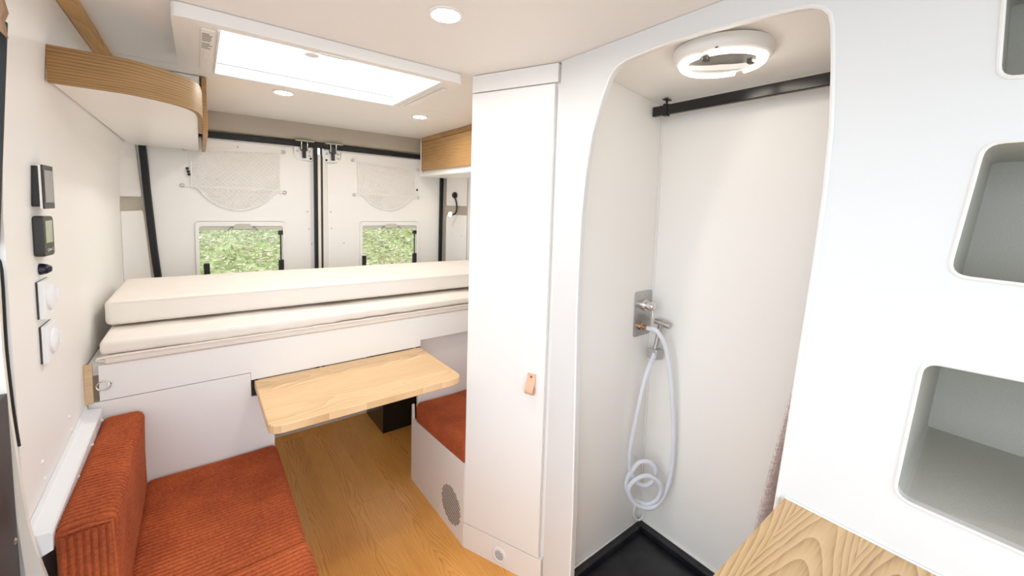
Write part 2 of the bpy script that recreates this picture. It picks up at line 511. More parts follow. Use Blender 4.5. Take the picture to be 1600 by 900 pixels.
# ================================================================== SHELL
# floor of planks
fl = obj('floor', bx(-.02, 1.86, -1.2, 2.40, -.06, -.004), M['plank'])
struct(fl, 'golden oak plank floor of the van', 'floor')
PW, PL = .182, 1.28
pm = None
for i in range(6):
    x = .28 + i * PW
    y = -1.2 + [.0, -.62, -.25, .05, -.85, -.4][i]
    off = [1.36, .55, 1.05, .30, .8, 1.2][i]
    cuts = [-1.2] + [c for c in (off - PL, off, off + PL) if -1.15 < c < 2.35] + [2.40]
    for a, b_ in zip(cuts, cuts[1:]):
        bm = bx(x + .0003, x + PW - .0003, a + .0003, b_ - .0003, -.004, 0)
        bmesh.ops.translate(bm, verts=bm.verts, vec=(-(x + PW / 2), -(a + b_) / 2, 0))
        me = bpy.data.meshes.new('plank'); bm.to_mesh(me); bm.free(); me.materials.append(M['plank'])
        p = bpy.data.objects.new('plank', me); COL.objects.link(p)
        p.location = (x + PW / 2, (a + b_) / 2, 0); p.parent = fl

# ceiling
def plate_hole(bm, x0, x1, y0, y1, z0, z1, hx0, hx1, hy0, hy1):
    box(bm, x0, hx0, y0, y1, z0, z1); box(bm, hx1, x1, y0, y1, z0, z1)
    box(bm, hx0, hx1, y0, hy0, z0, z1); box(bm, hx0, hx1, hy1, y1, z0, z1)
    return bm
HX0, HX1, HY0, HY1 = .345, 1.01, 1.14, 1.60
ce = obj('ceiling', plate_hole(B(), -.2, 1.9, -1.2, 2.7, 1.8925, 1.90, HX0, HX1, HY0, HY1), M['ceiling'])
struct(ce, 'white ceiling lining of the van', 'ceiling')
obj('ceiling_panel', plate_hole(B(), -.05, 1.86, -1.2, 1.7275, 1.88, 1.892, HX0, HX1, HY0, HY1), M['ceiling'], ce)
obj('ceiling_panel', bx(-.05, 1.86, 1.7305, 2.60, 1.88, 1.892), M['ceiling'], ce)

# left wall (leans in toward the roof)
prof = [(0, 0), (0, 1.35), (.008, 1.55), (.022, 1.75), (.030, 1.879)]
poly = [(x, .945, z) for x, z in prof] + [(-.05, .945, 1.879), (-.05, .945, 0)]
wl = obj('wall_left', prism(poly, (0, 1.42, 0)), M['wall'])
struct(wl, 'smooth white left wall panel with switches', 'wall')
# rounded edge strip and rubber seal at the sliding door opening
Rr = [(1.70, .028), (1.5, .014), (1.30, 0), (1.25, -.003), (1.1, -.004), (.983, -.001), (.905, .003), (.82, .007), (.75, .012), (.68, .021), (.624, .031), (.5, .045), (.3, .055)]
Ll = [(.3, .02), (.5, .012), (.64, .002), (.8, -.006), (.987, -.017), (1.0, -.06), (1.28, -.07)]
obj('door_jamb_strip', prism([(x - .003, .922, z) for z, x in Rr if z < 1.28] + [(x, .922, z) for z, x in Ll], (0, .012, 0)), M['jamb'], wl)
seal_pts = [(x - .0015, .938, z) for z, x in Rr]
seal_pts = [(x - (.008 if z > 1.28 else 0), y, z) for x, y, z in seal_pts]
seal_pts = [p for p in seal_pts if p[2] > .9]
obj('rubber_seal', tube(spline(seal_pts, 4), .0022, seg=6), M['rubber'], wl, smooth=True)
obj('seal_flap', prism([(x - .004, .928, z) for z, x in Rr if z > 1.27] + [(-.06, .928, 1.30), (-.06, .928, 1.70)], (0, .008, 0)), M['rubber'], wl)
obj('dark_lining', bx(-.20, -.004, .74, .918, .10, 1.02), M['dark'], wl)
obj('dark_lining', bx(-.012, .075, .95, 1.10, .05, .62), M['dark'], wl) if False else None
obj('step_screw', lathe([(0, .003), (.006, .0), (.006, -.006)], (-.0035, .905, .735), 'X', 12), M['chrome'], wl)
for (y, z) in ((1.305, .801), (1.322, .757), (1.069, .802), (1.079, .758), (2.05, 1.559), (2.30, 1.556)):
    obj('screw_cap', lathe([(0, .003), (.004, .0025), (.006, 0)], (0 if z < 1.3 else .009, y, z), 'X', 12), M['plastic'], wl, smooth=True)
pts = [(.020, 1.75), (.012, 1.71), (.032, 1.712), (.0265, 1.672), (.02, 1.686), (.0, 1.69), (-.06, 1.75)]
obj('leather_trim', prism([(-.06, .90, 1.79), (.02, .90, 1.79), (.034, .90, 1.708), (.029, .90, 1.692), (.0315, .90, 1.664), (.022, .90, 1.677), (-.06, .90, 1.70)], (0, -.02, 0)), M['brown'], wl)

# rear left pillar: steel with two white cover panels
def pillar(side):
    if side == 'left':
        a, b = Vector((-.005, 2.37, 0)), Vector((.046, 2.616, 0)); out = Vector((-.10, .0, 0))
    else:
        a, b = Vector((1.885, 2.37, 0)), Vector((1.816, 2.616, 0)); out = Vector((.10, 0, 0))
    lean = (lambda z: .045 * (1.62 - z) / .65) if side == 'left' else (lambda z: .0)
    d = b - a
    nrm = Vector((d.y, -d.x, 0)).normalized() * (1 if side == 'left' else -1)
    def P(t, z, n=0): 
        q = a + d * t + nrm * n
        return Vector((q.x + (lean(z) * t if side == 'left' else 0), q.y, z))
    bm = B()
    zs = [0, .6, .96, 1.3, 1.62, 1.88]
    for z0, z1 in zip(zs, zs[1:]):
        q = [P(0, z0), P(1, z0), P(1, z1), P(0, z1)]
        f = [bm.verts.new(p) for p in q] + [bm.verts.new(p + out) for p in q]
        for idx in ((0, 1, 2, 3), (4, 7, 6, 5), (0, 4, 5, 1), (1, 5, 6, 2), (2, 6, 7, 3), (3, 7, 4, 0)): bm.faces.new([f[i] for i in idx])
    o = obj('wall_rear_' + side, bm, M['greige'])
    struct(o, 'greige steel %s rear pillar with white cover panels' % side, 'wall')
    t1 = .86
    up = round2([(.02, 1.395), (t1, 1.395), (t1, 1.70), (.02, 1.70)], [.01, .035, .0, .0])
    lo = round2([(.02, .90), (t1, .90), (t1, 1.325), (.02, 1.325)], [0, 0, .05, .01])
    for poly in (up, lo):
        def pr_(q, n):
            t, z = q
            return P(t, z, n)
        bm = B()
        A_ = [bm.verts.new(pr_(q, .006)) for q in poly]; C_ = [bm.verts.new(pr_(q, .0005)) for q in poly]
        bm.faces.new(A_); bm.faces.new(C_[::-1])
        for i in range(len(poly)): bm.faces.new((A_[i], C_[i], C_[(i + 1) % len(poly)], A_[(i + 1) % len(poly)]))
        obj('cover_panel', bm, M['wall'], o)
    for t, z in ((.2, 1.17), (.62, 1.18)):
        obj('screw_cap', lathe([(0, .002), (.004, .0)], P(t, z, .0065), tuple(nrm), 10), M['felt'], o)
    return o, P, nrm
pl_, PL_, _ = pillar('left')
pr__, PR_, NR_ = pillar('right')

# right wall over the bed, shower outer walls
wr = obj('wall_right', bx(1.885, 1.93, 1.10, 2.37, 0, 1.879), M['wall'])
struct(wr, 'white right wall beside the bed', 'wall')
sw = B()
box(sw, 1.729, 1.76, -.15, .72, 0, 1.879)
ws = struct(obj('wall_shower', sw, M['shower']), 'cream outer wall of the shower cubicle', 'wall')
struct(obj('wall_shower_far', bx(1.275, 1.728, .69, .72, 0, 1.879), M['shower']), 'cream far wall of the shower carrying the mixer', 'wall')
struct(obj('wall_shower_near', bx(1.275, 1.728, -.10, -.07, 0, 1.879), M['shower']), 'cream near wall of the shower behind the curtain', 'wall')
bm = prism([(1.274, -.069, 1.848), (1.728, -.069, 1.800), (1.728, -.069, 1.878), (1.274, -.069, 1.878)], (0, .758, 0))
struct(obj('ceiling_shower', bm, M['shower']), 'cream sloping ceiling of the shower cubicle', 'ceiling')
obj('corner_seal', tube([(1.726, .687, .11), (1.726, .687, 1.79)], .004, seg=6), M['plastic'], ws)
obj('floor_seal', tube([(1.726, -.06, .108), (1.726, .685, .108), (1.28, .685, .108)], .004, seg=6), M['plastic'], ws)

# partition with the shower opening and three niches
XB = 1.252
def yz(u, v): return (XB, u, v)
opening = [(.634, .06), (.636, .387), (.642, .608), (.648, .824), (.655, 1.036), (.656, 1.203), (.654, 1.368), (.643, 1.508), (.624, 1.624),
           (.592, 1.723), (.567, 1.779), (.553, 1.797), (.535, 1.809), (.505, 1.817), (.44, 1.822), (.371, 1.824), (.289, 1.822), (.176, 1.815), (.10, 1.808),
           (.073, 1.803), (.054, 1.793), (.042, 1.778), (.036, 1.754), (.030, 1.682), (.024, 1.562), (.025, 1.44), (.030, 1.315), (.037, 1.185), (.045, 1.049),
           (.053, .907), (.060, .797), (.072, .6), (.085, .40), (.10, .06)]
nich = [([(-.176, 1.606), (-.170, 1.80), (-.52, 1.80), (-.52, 1.600)], .022),
        ([(-.147, 1.303), (-.170, 1.513), (-.52, 1.513), (-.52, 1.292)], .024),
        ([(-.113, .903), (-.131, 1.155), (-.52, 1.172), (-.52, .894)], .024)]
nl = [round2(p, r) for p, r in nich]
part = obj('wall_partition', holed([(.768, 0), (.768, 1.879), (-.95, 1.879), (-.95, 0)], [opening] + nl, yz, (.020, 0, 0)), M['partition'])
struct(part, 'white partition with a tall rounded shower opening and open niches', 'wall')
def border(loop, name, r=.0032):
    o = obj(name, tube([(XB - .0005, u, v) for u, v in loop], r, seg=6, closed=True), M['plastic'], part, smooth=True)
border(opening[:], 'opening_edging', .0045)
for (p, r), loop, depth, back in zip(nich, nl, (.28, .28, .40), (0.0, -.03, 0.0)):
    border(loop, 'niche_edging')
    # lining: open felt box behind the panel
    bm = B()
    c = Vector((sum(q[0] for q in p) / 4, sum(q[1] for q in p) / 4))
    F = [bm.verts.new((XB + .004, u, v)) for u, v in loop]
    i0 = [Vector(q) for q in p]
    K = [bm.verts.new((XB + depth, u + (.004 if u > c.x else 0), v + (back if v < c.y else -.005 if back else .004))) for u, v in round2(p, [r * .25 for _ in p])]
    n = len(F)
    for i in range(n): bm.faces.new((F[i], F[(i + 1) % n], K[(i + 1) % n], K[i]))
    bm.faces.new(K)
    obj('niche_lining', bm, M['felt'], part, recalc=True)

# ------------------------------------------------------------------ rear doors
def leaf(name, x0, x1, wx0, wx1, lab):
    hole = round2([(wx0, .80), (wx1, .80), (wx1, 1.258), (wx0, 1.258)], .02)
    o = obj(name, holed([(x0, .02), (x1, .02), (x1, 1.765), (x0, 1.765)], [hole], lambda u, v: (u, 2.645, v), (0, .035, 0)), M['wall'])
    struct(o, lab, 'door')
    # raised inner lining
    hole2 = round2([(wx0 - .012, .79), (wx1 + .012, .79), (wx1 + .012, 1.270), (wx0 - .012, 1.270)], .025)
    return o, hole2
d1, h1 = leaf('door_1', -.04, .895, .283, .706, 'white left leaf of the rear doors with its window')
d2, h2 = leaf('door_2', .945, 1.96, 1.185, 1.600, 'white right leaf of the rear doors with its window')
o1 = round2([(.09, .05), (.862, .05), (.862, 1.648), (.80, 1.66), (.766, 1.70), (.762, 1.728), (.09, 1.728)], [.02, .02, .01, .03, .03, .0, .02])
o2 = round2([(.968, .05), (1.79, .05), (1.79, 1.728), (1.056, 1.728), (1.05, 1.68), (1.02, 1.652), (.968, 1.648)], [.02, .02, .02, 0, .03, .03, .01])
for d, oo, hh in ((d1, o1, h1), (d2, o2, h2)):
    obj('lining_panel', holed(oo, [hh], lambda u, v: (u, 2.637, v), (0, .0078, 0)), M['wall'], d)
for d, xs in ((d1, (.48, .87)), (d2, (1.07, 1.50))):
    for x in xs:
        obj('screw_cap', lathe([(0, -.003), (.004, -.002), (.005, 0)], (x, 2.6365 if x not in (.87,) else 2.6445, 1.70 if x in (.48,) else 1.12), 'Y', 10), M['felt'], d)
for d, x in ((d2, .985), (d2, .99), (d1, .845), (d1, .852)):
    obj('screw_cap', lathe([(0, -.003), (.004, -.002), (.005, 0)], (x, 2.6365, 1.33 if x in (.985, .845) else 1.22), 'Y', 10), M['felt'], d)
# central rubber and painted lip
obj('centre_seal', bx(.884, .903, 2.612, 2.640, .02, 1.75), M['rubber'], d1)
obj('painted_lip', bx(.9035, .922, 2.620, 2.644, .02, 1.70), M['jamb'], d2)
obj('dark_strip', bx(.9235, .936, 2.632, 2.644, .02, 1.74), M['dark'], d2)  # dark brown strip between the two painted lips
obj('painted_lip', bx(.9365, .950, 2.622, 2.644, .02, 1.69), M['jamb'], d2)
# perimeter seal: left post, top, right post
sl = [(.066, 2.628, 1.66), (.069, 2.628, 1.60), (.080, 2.628, 1.38), (.095, 2.628, 1.12), (.112, 2.628, .90), (.112, 2.628, .10)]
sr = [(1.795, 2.628, .10), (1.795, 2.628, .95), (1.797, 2.628, 1.3), (1.800, 2.628, 1.62)]
def strip(path, wdt, dep, axis):
    bm = B()
    P = [Vector(p) for p in path]; rows = []
    for p in P:
        e = Vector((wdt / 2, 0, 0)) if axis == 'x' else Vector((0, 0, wdt / 2))
        rows.append([bm.verts.new(q) for q in (p - e, p - e * .7 - Vector((0, dep, 0)), p + e * .7 - Vector((0, dep, 0)), p + e)])
    for a, b in zip(rows, rows[1:]):
        for k in range(4): bm.faces.new((a[k], a[(k + 1) % 4], b[(k + 1) % 4], b[k]))
    bm.faces.new(rows[0]); bm.faces.new(rows[-1][::-1])
    return bm
obj('side_seal', strip(sl, .032, .014, 'x'), M['rubber'], d1, smooth=True)
obj('side_seal', strip(sr, .030, .014, 'x'), M['rubber'], d2, smooth=True)
obj('top_seal', strip([(.06, 2.634, 1.752), (.9, 2.634, 1.758), (1.82, 2.634, 1.752)], .036, .016, 'z'), M['rubber'], d1, smooth=True)
# latch plates
for d, x0, x1, xm, flip in ((d1, .772, .876, .826, 1), (d2, .940, 1.044, .998, -1)):
    rr = [.045, .012, .01, .01] if flip > 0 else [.02, .045, .01, .03]
    pl = round2([(x0, 1.655), (x1, 1.655), (x1, 1.736), (x0, 1.736)], rr)
    obj('latch_plate', prism([(u, 2.6355, v) for u, v in pl], (0, -.006, 0)), M['wall'], d)
    lt = [(xm - .010, 1.668), (xm + .010, 1.668), (xm + .010, 1.708), (xm + .022, 1.718), (xm + .022, 1.752), (xm - .022, 1.752), (xm - .022, 1.718), (xm - .010, 1.708)]
    obj('latch', prism([(u, 2.629, v) for u, v in lt], (0, -.018, 0)), M['black'], d, bevel=.002)
    for dx in (-.017, .017):
        obj('latch_pin', tube([(xm + dx, 2.606, 1.718), (xm + dx, 2.606, 1.768)], .004, seg=8), M['chrome'], d, smooth=True)
    obj('striker_plate', bx(xm - .05, xm + .055, 2.585, 2.618, 1.770, 1.774), M['felt'], d)
    for (sx, sz) in ((-.036, 1.71), (.034, 1.712), (.034, 1.685)):
        obj('bolt_head', lathe([(0, -.003), (.007, -.002), (.008, 0)], (xm + sx, 2.6293, sz), 'Y', 12), M['felt'], d)
    obj('rubber_plug', lathe([(0, -.004), (.006, -.002), (.007, 0)], (xm + (.04 if flip > 0 else -.038), 2.6293, 1.668), 'Y', 12), M['rubber'], d)

# door windows: structure of their own
def door_window(n, x0, x1, lab, arms):
    fr = holed(round2([(x0, .79), (x1, .79), (x1, 1.264), (x0, 1.264)], .02), [round2([(x0 + .018, .81), (x1 - .018, .81), (x1 - .018, 1.238), (x0 + .018, 1.238)], .014)],
               lambda u, v: (u, 2.622, v), (0, .05, 0))
    o = obj('window_%d' % n, fr, M['plastic'], bevel=.003)
    struct(o, lab, 'window')
    obj('pane', bx(x0 + .010, x1 - .010, 2.655, 2.659, .80, 1.25), M['glass'], o)
    xm = (x0 + x1) / 2
    obj('blind_rail', bx(x0 + .02, x1 - .02, 2.626, 2.646, 1.218, 1.237), M['felt'], o)
    hd = round2([(xm - .055, 1.222), (xm + .055, 1.222), (xm + .035, 1.252), (xm - .035, 1.252)], .01)
    obj('blind_handle', prism([(u, 2.6215, v) for u, v in hd], (0, -.010, 0)), M['felt'], o, bevel=.002)
    obj('handle_wire', tube([(xm - .075, 2.616, 1.212), (xm - .06, 2.614, 1.234), (xm + .06, 2.614, 1.234), (xm + .075, 2.616, 1.212)], .0018, seg=6), M['charcoal'], o)
    for x, zt in arms:
        obj('stay_arm', tube([(x, 2.63, .86), (x, 2.63, zt)], .0045, seg=8), M['charcoal'], o, smooth=True)
        obj('arm_foot', bx(x - .014, x + .014, 2.612, 2.640, .86, 1.03), M['black'], o, bevel=.005)
        if zt > 1.1:
            obj('arm_head', bx(x - .014, x + .012, 2.618, 2.640, zt - .015, zt + .012), M['black'], o, bevel=.003)
    return o
door_window(1, .270, .718, 'left rear door window looking onto leafy grass', ((.318, 1.03), (.690, 1.20)))
door_window(2, 1.173, 1.612, 'right rear door window looking onto leafy grass', ((1.20, .99), (1.578, 1.19)))

# curved steel header over the doors
hp = [(2.595, 1.879), (2.600, 1.86), (2.606, 1.83), (2.612, 1.80), (2.618, 1.782), (2.632, 1.776), (2.70, 1.776), (2.70, 1.879)]
hd_ = obj('trim_1', prism([(.02, y, z) for y, z in hp], (1.84, 0, 0)), M['greige'], smooth=True)
struct(hd_, 'greige steel header above the rear doors', 'header')
sill = obj('trim_2', bx(.30, 1.80, 2.405, 2.45, -.02, .006), M['plastic'], bevel=.003)
struct(sill, 'white threshold strip at the rear end of the floor', 'threshold')
obj('sill_rubber', bx(.30, 1.80, 2.4505, 2.50, -.02, .045), M['rubber'], sill)
tb = B(); n_ = 24
rows = []
for i in range(n_ + 1):
    y = .60 + 1.22 * i / n_
    j = .003 * noise.noise(Vector((0, y * 9, 0))); k = .002 * noise.noise(Vector((4, y * 11, 0)))
    rows.append([tb.verts.new(p) for p in ((.031 + j, y, 1.879), (.031 + j, y, 1.860), (.066 + k, y, 1.862), (.066 + k, y, 1.879))])
for a, b in zip(rows, rows[1:]):
    for k in range(4): tb.faces.new((a[k], a[(k + 1) % 4], b[(k + 1) % 4], b[k]))
tb.faces.new(rows[0]); tb.faces.new(rows[-1][::-1])
struct(obj('trim_3', tb, M['rough_timber']), 'raw timber batten along the corner of ceiling and left wall', 'batten')

# ------------------------------------------------------------------ skylight
fx0, fx1, fy0, fy1, fz0, fz1 = .246, 1.082, 1.108, 1.617, 1.844, 1.879
ox0, ox1, oy0, oy1 = .346, 1.006, 1.142, 1.603
outer = round2([(fx0, fy0), (fx1, fy0), (fx1, fy1), (fx0, fy1)], .025)
inner = [(ox0, oy0), (ox1, oy0), (ox1, oy1), (ox0, oy1)]
sk = obj('window_3', holed(outer, [inner], lambda u, v: (u, v, fz0), (0, 0, fz1 - fz0)), M['plastic'], bevel=.006)
struct(sk, 'large rectangular roof skylight with off-white frame', 'skylight')
bm = B()
for (a, b, c, d) in ((ox0 - .012, ox0 - .001, oy0 - .012, oy1 + .012), (ox1 + .001, ox1 + .012, oy0 - .012, oy1 + .012), (ox0 - .001, ox1 + .001, oy0 - .012, oy0 - .001), (ox0 - .001, ox1 + .001, oy1 + .001, oy1 + .012)):
    box(bm, a, b, c, d, 1.8795, 1.902)
obj('shaft_lining', bm, M['plastic'], sk)
obj('rim_bead', tube([(ox0, oy0 + .002, fz0 - .001), (ox0, oy1, fz0 - .001), (ox1, oy1, fz0 - .001)], .004, seg=6), M['bluewhite'], sk)
dm = B(); gd = {}
for i in range(13):
    for j in range(11):
        u, v = i / 12, j / 10
        gd[i, j] = dm.verts.new((ox0 - .05 + (ox1 - ox0 + .1) * u, oy0 - .05 + (oy1 - oy0 + .1) * v, 1.9035 + .05 * min(1, 6 * min(u, 1 - u, v, 1 - v))))
for i in range(12):
    for j in range(10): dm.faces.new((gd[i, j], gd[i + 1, j], gd[i + 1, j + 1], gd[i, j + 1]))
obj('dome', dm, M['dome'], sk, smooth=True)
obj('catch_knob', lathe([(0, -.018), (.022, -.016), (.027, -.006), (.027, 0), (.0, .0)], (.60, 1.28, 1.893), 'Z', 24), M['plastic'], sk, smooth=True)
obj('catch_arm', bx(.585, .615, 1.144, 1.28, 1.8935, 1.901), M['plastic'], sk)
obj('vent_panel', prism([(u, v, fz0 - .0005) for u, v in round2([(.306, 1.155), (.338, 1.155), (.338, 1.590), (.306, 1.590)], .006)], (0, 0, -.003)), M['plastic'], sk)
obj('vent_slider', prism([(u, v, fz0 - .0037) for u, v in round2([(.312, 1.345), (.333, 1.345), (.333, 1.455), (.312, 1.455)], .006)], (0, 0, -.002)), M['ceiling'], sk, bevel=.001)
bm = B()
for k in range(10):
    if k == 5: continue
    y = 1.185 + .0145 * k
    box(bm, .309, .309 + random.uniform(.014, .026), y, y + .007, fz0 - .0042, fz0 - .0037)
o = obj('printed_label', bm, M['ink'], sk); o['label'] = 'small grey block of printed lettering'
obj('rail_strip', bx(1.026, 1.034, 1.15, 1.595, fz0 - .004, fz0 - .0005), M['plastic'], sk)
obj('rail_strip', bx(1.044, 1.064, 1.20, 1.57, fz0 - .005, fz0 - .0005), M['plastic'], sk, bevel=.002)
ov = [(.63 + .045 * math.cos(a), fy0 + .0, 1.858 + .007 * math.sin(a)) for a in [2 * math.pi * i / 24 for i in range(24)]]
obj('grip_boss', prism([(.63 + .045 * math.cos(a), 1.128 + .009 * math.sin(a), fz0 - .0005) for a in [2 * math.pi * i / 24 for i in range(24)]], (0, 0, -.005)), M['plastic'], sk, bevel=.002)

# ------------------------------------------------------------------ downlights
for i, (x, y, lab) in enumerate(((.802, .731, 'recessed round downlight nearest the camera in the ceiling'),
                                 (.605, 1.874, 'recessed round downlight just behind the skylight'),
                                 (1.271, 1.891, 'recessed round downlight next to the right oak cabinet'))):
    t = thing('downlight', lab, 'downlight', (x, y, 1.88), 'recessed ceiling downlights')
    obj('ring', lathe([(.033, .001), (.033, -.003), (.037, -.0055), (.044, -.003), (.045, -.0002)], (x, y, 1.88), 'Z', 40), M['plastic'], t, smooth=True)
    obj('lens', lathe([(0, -.003), (.033, -.003)], (x, y, 1.88), 'Z', 32), M['lamp'], t)

# ================================================================== LEFT WALL FITTINGS
# overhead cupboard with curved open end
t = thing('overhead_cabinet', 'left overhead cupboard with a curved oak lip and white underside', 'cabinet', (.15, 1.8, 1.652))
path = [(.020, 1.187), (.06, 1.187), (.136, 1.189), (.170, 1.197), (.205, 1.217), (.235, 1.240), (.262, 1.268), (.284, 1.303), (.298, 1.345), (.305, 1.40), (.308, 1.48), (.309, 1.66), (.309, 1.838)]
sp = [Vector((p[0], p[1], 0)) for p in spline([(x, y, 0) for x, y in path], 4)]
bm = B(); rows = []
for i, p in enumerate(sp):
    d = (sp[min(i + 1, len(sp) - 1)] - sp[max(i - 1, 0)]).normalized(); nn = Vector((-d.y, d.x, 0)) * .013
    lean = .018 if i == 0 else 0
    rows.append([bm.verts.new(q) for q in ((p.x, p.y, 1.652), (p.x, p.y, 1.737), (p.x + nn.x, p.y + nn.y, 1.737), (p.x + nn.x, p.y + nn.y, 1.652))])
for a, b in zip(rows, rows[1:]):
    for k in range(4): bm.faces.new((a[k], a[(k + 1) % 4], b[(k + 1) % 4], b[k]))
bm.faces.new(rows[0]); bm.faces.new(rows[-1][::-1])
o = obj('curved_lip', bm, M['veneer'], t, smooth=True); o['label'] = 'curved oak veneer lip'
inn = [Vector((p.x, p.y, 0)) + Vector((-(sp[min(i + 1, len(sp) - 1)] - sp[max(i - 1, 0)]).normalized().y, (sp[min(i + 1, len(sp) - 1)] - sp[max(i - 1, 0)]).normalized().x, 0)) * .0135 for i, p in enumerate(sp)]
pl = [(q.x, q.y, 1.657) for q in inn] + [(.298, 2.59, 1.657), (.022, 2.59, 1.657)]
pl[0] = (.022, pl[0][1], 1.657)
obj('base_panel', prism(pl, (0, 0, .014)), M['white'], t)
obj('end_panel', bx(.04, .304, 1.842, 1.856, 1.672, 1.877), M['white'], t)
obj('back_panel', bx(.045, .300, 2.572, 2.586, 1.672, 1.877), M['white'], t)
o = obj('door', bx(.311, .327, 1.842, 2.59, 1.650, 1.876), M['veneerY'], t, bevel=.001); o['label'] = 'oak veneer cupboard door seen edge on'

# control displays
t = thing('control_display', 'upper wall display with plain grey screen and pale edge', 'display', (0, 1.15, 1.41))
obj('back_box', bx(.0, .014, 1.104, 1.180, 1.366, 1.455), M['black'], t, bevel=.003)
obj('bezel_edge', bx(.0143, .018, 1.103, 1.183, 1.362, 1.457), M['plastic'], t)
obj('face', bx(.0183, .021, 1.103, 1.183, 1.361, 1.458), M['charcoal'], t, bevel=.001)
obj('screen', bx(.0213, .0218, 1.110, 1.175, 1.375, 1.447), M['lcd_grey'], t)
t = thing('control_display', 'lower wall display with olive screen and small buttons', 'display', (0, 1.15, 1.29))
obj('case', prism([(.0, u, v) for u, v in round2([(1.103, 1.255), (1.183, 1.252), (1.183, 1.343), (1.103, 1.346)], .012)], (.017, 0, 0)), M['charcoal'], t, bevel=.003)
obj('screen', bx(.0172, .0178, 1.116, 1.168, 1.284, 1.334), M['lcd_green'], t)
for y in (1.122, 1.163):
    obj('button', lathe([(0, .0022), (.004, .0018), (.0045, 0)], (.0172, y, 1.268), 'X', 12), M['lcd_grey'], t)
fc = bpy.data.curves.new('lettering', 'FONT'); fc.body = 'Truma'; fc.size = .009; fc.align_x = 'CENTER'; fc.align_y = 'CENTER'
fc.extrude = .0002
fc.materials.append(M['print'])
ft = bpy.data.objects.new('lettering_curve', fc); COL.objects.link(ft)
bpy.context.view_layer.update()
fm = bpy.data.meshes.new_from_object(ft.evaluated_get(bpy.context.evaluated_depsgraph_get()))
bpy.data.objects.remove(ft)
fo = bpy.data.objects.new('lettering', fm); COL.objects.link(fo)
if not fm.materials: fm.materials.append(M['print'])
fo.parent = t
fo.matrix_basis = Matrix.Translation(Vector((.0177, 1.1425, 1.268)) - ORG[t]) @ Matrix(((0, 0, 1), (1, 0, 0), (0, 1, 0))).to_4x4()
o = obj('sensor_knob', lathe([(0, .020), (.006, .019), (.011, .012), (.013, .004), (.013, 0)], (0, 1.137, 1.224), 'X', 20), mat('dark_blue_plastic', (.012, .01, .03), .15), smooth=True)
tag(o, 'small glossy dark domed knob under the lower display', 'knob')
for z0, z1, y0, lab in ((1.115, 1.200, 1.099, 'upper white square socket with a lift-up cap'), (1.012, 1.098, 1.103, 'lower white square socket with a lift-up cap')):
    t = thing('wall_socket', lab, 'socket', (0, y0 + .04, z0), 'white sockets on the left wall')
    ya, yb = y0, y0 + .082
    obj('dark_backing', bx(0, .003, ya + .001, yb - .001, z0 + .001, z1 - .001), M['charcoal'], t)  # thin charcoal plate behind the socket frame
    obj('frame', bx(.0031, .013, ya, yb, z0, z1), M['bluewhite'], t, bevel=.002)
    zc, yc = (z0 + z1) / 2, (ya + yb) / 2
    obj('cap', lathe([(0, .006), (.024, .0055), (.0275, .004), (.0285, 0)], (.0131, yc, zc), 'X', 32), M['bluewhite'], t, smooth=True)
    obj('cap_lip', bx(.0132, .022, yc + .022, yc + .031, zc - .016, zc + .016), M['bluewhite'], t, bevel=.003)

# rail along the left wall over the seat back
t = thing('wall_rail', 'white angled rail on the left wall above the corduroy seat back', 'rail', (.02, 1.2, .70))
bm = prism([(x, .940, z) for x, z in ((.0005, .752), (.0005, .695), (.018, .685), (.036, .693), (.036, .727), (.032, .733), (.005, .736), (.003, .752))], (0, .553, 0))
for v in bm.verts: v.co.z -= .028 * (1.493 - v.co.y) / .553 - .005
obj('profile', bm, M['bluewhite'], t, bevel=.001)
for y in (1.02, 1.17, 1.32, 1.465):
    for dy in (0, .016):
        obj('screw_cap', lathe([(0, .003), (.0035, .0025), (.0045, 0)], (.0362, y + dy, .711 - dy * .5 - .028 * (1.493 - y) / .553), 'X', 12), M['plastic'], t, smooth=True)

# ================================================================== BED
t = thing('bed_base', 'white bed platform across the rear with fascia and lower fronts', 'bed', (.93, 1.52, 0))
fpoly = [(.030, .7565), (.427, .7565), (.427, .727), (1.105, .727), (1.105, .7565), (1.84, .7565), (1.84, .870), (.030, .870)]
obj('fascia', prism([(u, 1.500, v) for u, v in fpoly], (0, .018, 0)), M['white'], t, bevel=.001)
lpoly = [(.004, 0), (.50, 0), (.50, .655), (.4265, .664), (.4265, .754), (.004, .754)]
obj('front_panel', prism([(u, 1.502, v) for u, v in lpoly], (0, .016, 0)), M['white'], t, bevel=.0008)
obj('front_panel', prism([(u, 1.572, v) for u, v in [(1.128, 0), (1.84, 0), (1.84, .754), (1.1055, .754), (1.1055, .66), (1.128, .64)]], (0, .016, 0)), M['white'], t, bevel=.0008)
obj('platform', bx(.004, 1.84, 1.519, 2.36, .835, .8690), M['white'], t)
obj('table_bracket', bx(.4285, .450, 1.499, 1.512, .668, .7265), M['black'], t)
obj('table_bracket', bx(1.085, 1.104, 1.499, 1.512, .668, .7265), M['black'], t)
obj('cross_beam', bx(.45, 1.085, 1.503, 1.530, .640, .690), M['white'], t)
obj('wall_block', prism([(.0005, 1.486, .880), (.018, 1.490, .882), (.018, 1.499, .878), (.0005, 1.499, .880)], (0, 0, -.125)), M['ply'], t, label='bare plywood wall block')
obj('ring_pull', tube([(.040 + .016 * math.cos(a), 1.492 - .004 * math.cos(a), .806 + .014 * math.sin(a)) for a in [2 * math.pi * i / 20 for i in range(20)]], .0022, seg=8, closed=True), M['chrome'], t, smooth=True, label='small steel ring pull')
obj('pull_plate', bx(.050, .062, 1.4965, 1.4995, .800, .812), M['chrome'], t)

